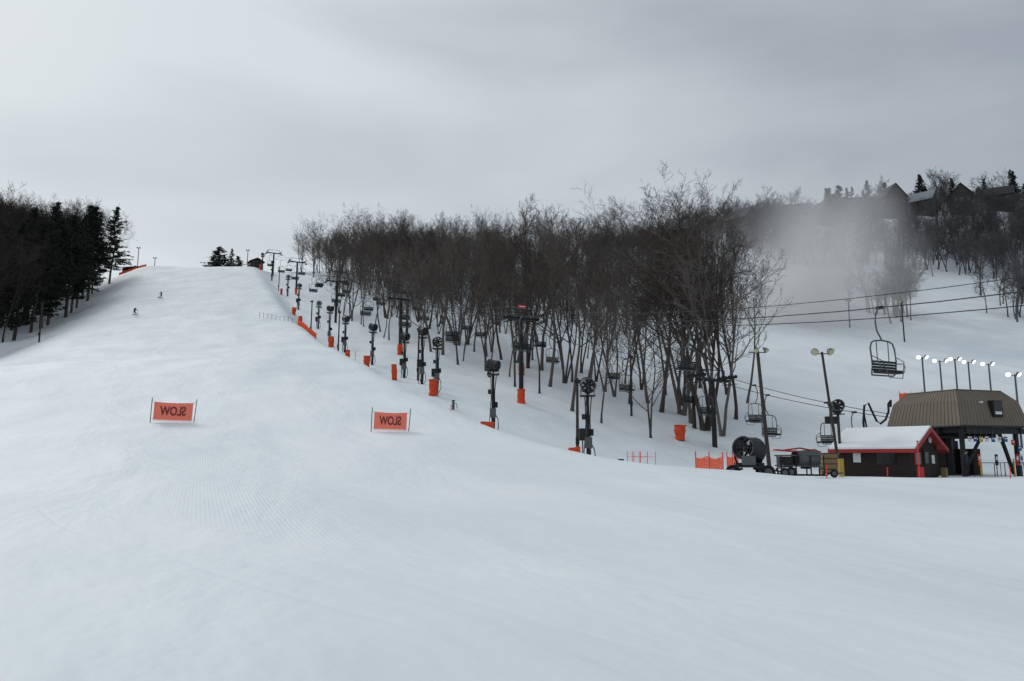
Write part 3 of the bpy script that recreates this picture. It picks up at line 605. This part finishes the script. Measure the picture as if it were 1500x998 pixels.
# ------------------------------------------------------------------ people
def person(name,loc,rz,J,jacket,ski=True):
    names=list(J['pts'].keys()); idx={k:i_ for i_,k in enumerate(names)}
    me=bpy.data.meshes.new('body'); me.from_pydata([J['pts'][k][:3] for k in names],[(idx[a],idx[c]) for a,c in J['e']],[])
    o=bpy.data.objects.new('b',me); scene.collection.objects.link(o)
    md=o.modifiers.new('s','SKIN'); 
    for i_,k in enumerate(names):
        r=J['pts'][k][3]; me.skin_vertices[0].data[i_].radius=(r,r); me.skin_vertices[0].data[i_].use_root=(k=='pelvis')
    o.modifiers.new('u','SUBSURF').levels=2
    dg=bpy.context.evaluated_depsgraph_get(); m2=bpy.data.meshes.new_from_object(o.evaluated_get(dg)); bpy.data.objects.remove(o)
    for t in(jacket,'pants_dark','skin','helmet','rubber'): m2.materials.append(MATS[t])
    pz=J['pts']['pelvis'][2]; hd=Vector(J['pts']['head'][:3])
    for f in m2.polygons:
        c=f.center; f.use_smooth=True
        if (c-hd).length<.2 and c.z>hd.z-.13: f.material_index=2 if (c.z<hd.z+.03 and c.y<hd.y-.02) else 3
        elif c.z<.14: f.material_index=4
        elif c.z<pz+.02 and not any((c-Vector(J['pts'][k][:3])).length<.12 for k in('hl','hr','el','er')): f.material_index=1
        else: f.material_index=0
    root=empty(name,loc,rz); inst(m2,'body',parent=root)
    b_=MB(); b_.path([hd+Vector((-.09,-.07,.03)),hd+Vector((0,-.125,.03)),hd+Vector((.09,-.07,.03))],.035,'glass_dark',6); b_.tube(hd+Vector((0,-.1,-.0)),hd+Vector((0,-.14,-.03)),.018,'skin'); b_.obj('goggles',parent=root)
    b_=MB()
    for k in('hl','hr'):
        h=Vector(J['pts'][k][:3]); sd=1 if h.x>0 else -1
        b_.path([h,h+Vector((0,-.05,-.05))],[.045,.04],'rubber',6)
        for q_ in range(4): b_.path([h+Vector((-.03+.02*q_,-.05,-.03)),h+Vector((-.03+.02*q_,-.1,-.06+.004*q_)),h+Vector((-.03+.02*q_,-.08,-.1))],[.013,.012,.009],'rubber',5)
        b_.path([h+Vector((-sd*.04,-.02,-.01)),h+Vector((-sd*.05,-.07,-.04))],[.015,.011],'rubber',5)
        if ski: b_.tube(h+Vector((0,-.07,.06)),(h.x+sd*.12,h.y+.35,.02),.012,'steel_grey',n=5)
    b_.obj('gloves_and_poles',parent=root)
    if ski:
        b_=MB()
        for k in('fl','fr'):
            f=J['pts'][k]; b_.path([(f[0],f[1]+.75,.02),(f[0],f[1]-.7,.02),(f[0],f[1]-.9,.06),(f[0],f[1]-1.0,.14)],[.04,.045,.04,.02],'rubber',4)
        b_.obj('skis',parent=root)
    return root
def pose(crouch,sp=.2,arms='fwd'):
    k=crouch; pz=.92-.22*k
    p={'pelvis':(0,0.02+.12*k,pz,.15),'waist':(0,-.0+.05*k,pz+.2,.14),'chest':(0,-.03-.08*k,pz+.42-.03*k,.165),'neck':(0,-.05-.15*k,pz+.56-.06*k,.065),'head':(0,-.08-.2*k,pz+.72-.08*k,.11),
    'sl':(.19,-.04-.1*k,pz+.48-.04*k,.075),'sr':(-.19,-.04-.1*k,pz+.48-.04*k,.075)}
    if arms=='fwd': p.update({'el':(.32,-.12-.1*k,pz+.22,.055),'er':(-.32,-.12-.1*k,pz+.22,.055),'hl':(.34,-.4-.1*k,pz+.16,.042),'hr':(-.34,-.4-.1*k,pz+.16,.042)})
    else: p.update({'el':(.27,0,pz+.2,.055),'er':(-.27,.02,pz+.2,.055),'hl':(.27,-.08,pz-.05,.042),'hr':(-.27,-.06,pz-.05,.042)})
    for s_,n_ in((1,'l'),(-1,'r')):
        p['h'+'ip'+n_]=(s_*.1,.03+.1*k,pz-.06,.11); p['k'+n_]=(s_*(.1+sp*.4),-.08-.2*k,pz*.52,.075); p['a'+n_]=(s_*(.1+sp*.5),.02,.12,.055); p['f'+n_]=(s_*(.1+sp*.5),-.16,.07,.05)
    e=[('pelvis','waist'),('waist','chest'),('chest','neck'),('neck','head'),('chest','sl'),('chest','sr'),('sl','el'),('el','hl'),('sr','er'),('er','hr')]
    for n_ in'lr': e+=[('pelvis','hip'+n_),('hip'+n_,'k'+n_),('k'+n_,'a'+n_),('a'+n_,'f'+n_)]
    return {'pts':p,'e':e}
person('skier',G(197,151)+Vector((0,0,.03)),.9,pose(.9),'jacket_dark'); person('skier',G(236,180)+Vector((0,0,.03)),-.4,pose(.35,.35),'jacket_dark')
person('lift_attendant',G(1416,51.5),.5,pose(0,.1,'down'),'jacket_blue',False)
# ------------------------------------------------------------------ drifting machine-made snow mist
m=bpy.data.materials.new('snow_mist'); m.use_nodes=True; n=m.node_tree; n.nodes.clear()
out=N('OutputMaterial'); pv=N('VolumePrincipled'); pv.inputs['Color'].default_value=(.97,.98,1,1); pv.inputs['Anisotropy'].default_value=.1
tc=N('TexCoord'); gr=N('TexGradient'); gr.gradient_type='SPHERICAL'; n.links.new(tc.outputs['Object'],gr.inputs['Vector'])
no=N('TexNoise'); no.inputs['Scale'].default_value=2.0; no.inputs['Detail'].default_value=3; n.links.new(tc.outputs['Object'],no.inputs['Vector'])
a1=N('Math'); a1.operation='MULTIPLY_ADD'; a1.inputs[1].default_value=2.0; a1.inputs[2].default_value=-.9; n.links.new(no.outputs['Fac'],a1.inputs[0])
a2=N('Math'); a2.operation='ADD'; n.links.new(a1.outputs[0],a2.inputs[0]); n.links.new(gr.outputs['Fac'],a2.inputs[1])
a3=N('Math'); a3.operation='MULTIPLY'; n.links.new(a2.outputs[0],a3.inputs[0]); n.links.new(gr.outputs['Fac'],a3.inputs[1])
a4=N('Math'); a4.operation='MULTIPLY'; a4.inputs[1].default_value=.17; a4.use_clamp=True; n.links.new(a3.outputs[0],a4.inputs[0]); n.links.new(a4.outputs[0],pv.inputs['Density'])
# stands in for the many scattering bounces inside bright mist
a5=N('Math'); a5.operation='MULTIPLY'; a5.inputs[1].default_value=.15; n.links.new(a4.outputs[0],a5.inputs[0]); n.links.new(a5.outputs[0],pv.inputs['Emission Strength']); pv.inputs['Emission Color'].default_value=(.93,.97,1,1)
n.links.new(pv.outputs[0],out.inputs['Volume'])
MATS['snow_mist']=m
def mist(loc,sc,rot):
    b_=MB(); vs=[];fs=[]; a,c=20,12
    for j in range(c+1):
        for i_ in range(a): t=math.pi*j/c; p=6.2832*i_/a; vs.append((math.sin(t)*math.cos(p),math.sin(t)*math.sin(p),math.cos(t)))
    for j in range(c):
        for i_ in range(a): fs.append((j*a+i_,(j+1)*a+i_,(j+1)*a+(i_+1)%a,j*a+(i_+1)%a))
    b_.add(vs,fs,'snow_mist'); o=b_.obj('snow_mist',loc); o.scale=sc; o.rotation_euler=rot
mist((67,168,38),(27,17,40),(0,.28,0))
# ------------------------------------------------------------------ sky and light
w=bpy.data.worlds.new('World'); scene.world=w; w.use_nodes=True; n=w.node_tree; bg=n.nodes['Background']
sky=N('TexSky'); sky.sky_type='NISHITA'; sky.sun_disc=False; SE=math.radians(32); SR=math.radians(-40); sky.sun_elevation=SE; sky.sun_rotation=SR
tc=N('TexCoord'); mp=N('Mapping'); mp.inputs['Scale'].default_value=(1,1,3.2); mp.inputs['Location'].default_value=(.3,.1,.2); L=n.links.new; L(tc.outputs['Generated'],mp.inputs['Vector'])
no=N('TexNoise'); no.inputs['Scale'].default_value=1.7; no.inputs['Detail'].default_value=5; no.inputs['Roughness'].default_value=.45; no.inputs['Distortion'].default_value=.3; L(mp.outputs[0],no.inputs['Vector'])
sp=N('SeparateXYZ'); L(tc.outputs['Generated'],sp.inputs[0])
ax=N('Math'); ax.operation='MULTIPLY_ADD'; ax.inputs[1].default_value=-.62; ax.inputs[2].default_value=.64; L(sp.outputs['X'],ax.inputs[0])
n_=N('Math'); n_.operation='MULTIPLY_ADD'; n_.inputs[1].default_value=1.8; n_.inputs[2].default_value=-.9; L(no.outputs['Fac'],n_.inputs[0])
su=N('Math'); su.operation='ADD'; su.use_clamp=True; L(ax.outputs[0],su.inputs[0]); L(n_.outputs[0],su.inputs[1])
cr=N('ValToRGB'); cr.color_ramp.elements[0].color=(3.5,3.95,4.45,1); cr.color_ramp.elements[1].color=(6.7,7.25,7.6,1); L(su.outputs[0],cr.inputs[0])
mx=N('Mix'); mx.data_type='RGBA'; mx.inputs[0].default_value=.95; L(sky.outputs[0],mx.inputs[6]); L(cr.outputs[0],mx.inputs[7]); L(mx.outputs[2],bg.inputs['Color']); bg.inputs['Strength'].default_value=.1
sl=bpy.data.lights.new('sun','SUN'); sl.energy=1.1; sl.angle=math.radians(16); sl.color=(1,.97,.94); so=bpy.data.objects.new('sun',sl); scene.collection.objects.link(so)
dr=Vector((math.sin(SR)*math.cos(SE),math.cos(SR)*math.cos(SE),math.sin(SE))); so.rotation_euler=dr.to_track_quat('Z','Y').to_euler()
cam=bpy.data.cameras.new('camera'); cam.lens=F/1500*36; cam.sensor_width=36; cam.clip_end=4000; co_=bpy.data.objects.new('camera',cam); scene.collection.objects.link(co_)
co_.location=(0,0,EYE+H(0,0)); co_.rotation_euler=(math.radians(90)+PITCH,0,0); scene.camera=co_
scene.view_settings.view_transform='Standard'; scene.view_settings.look='None'; scene.view_settings.exposure=0
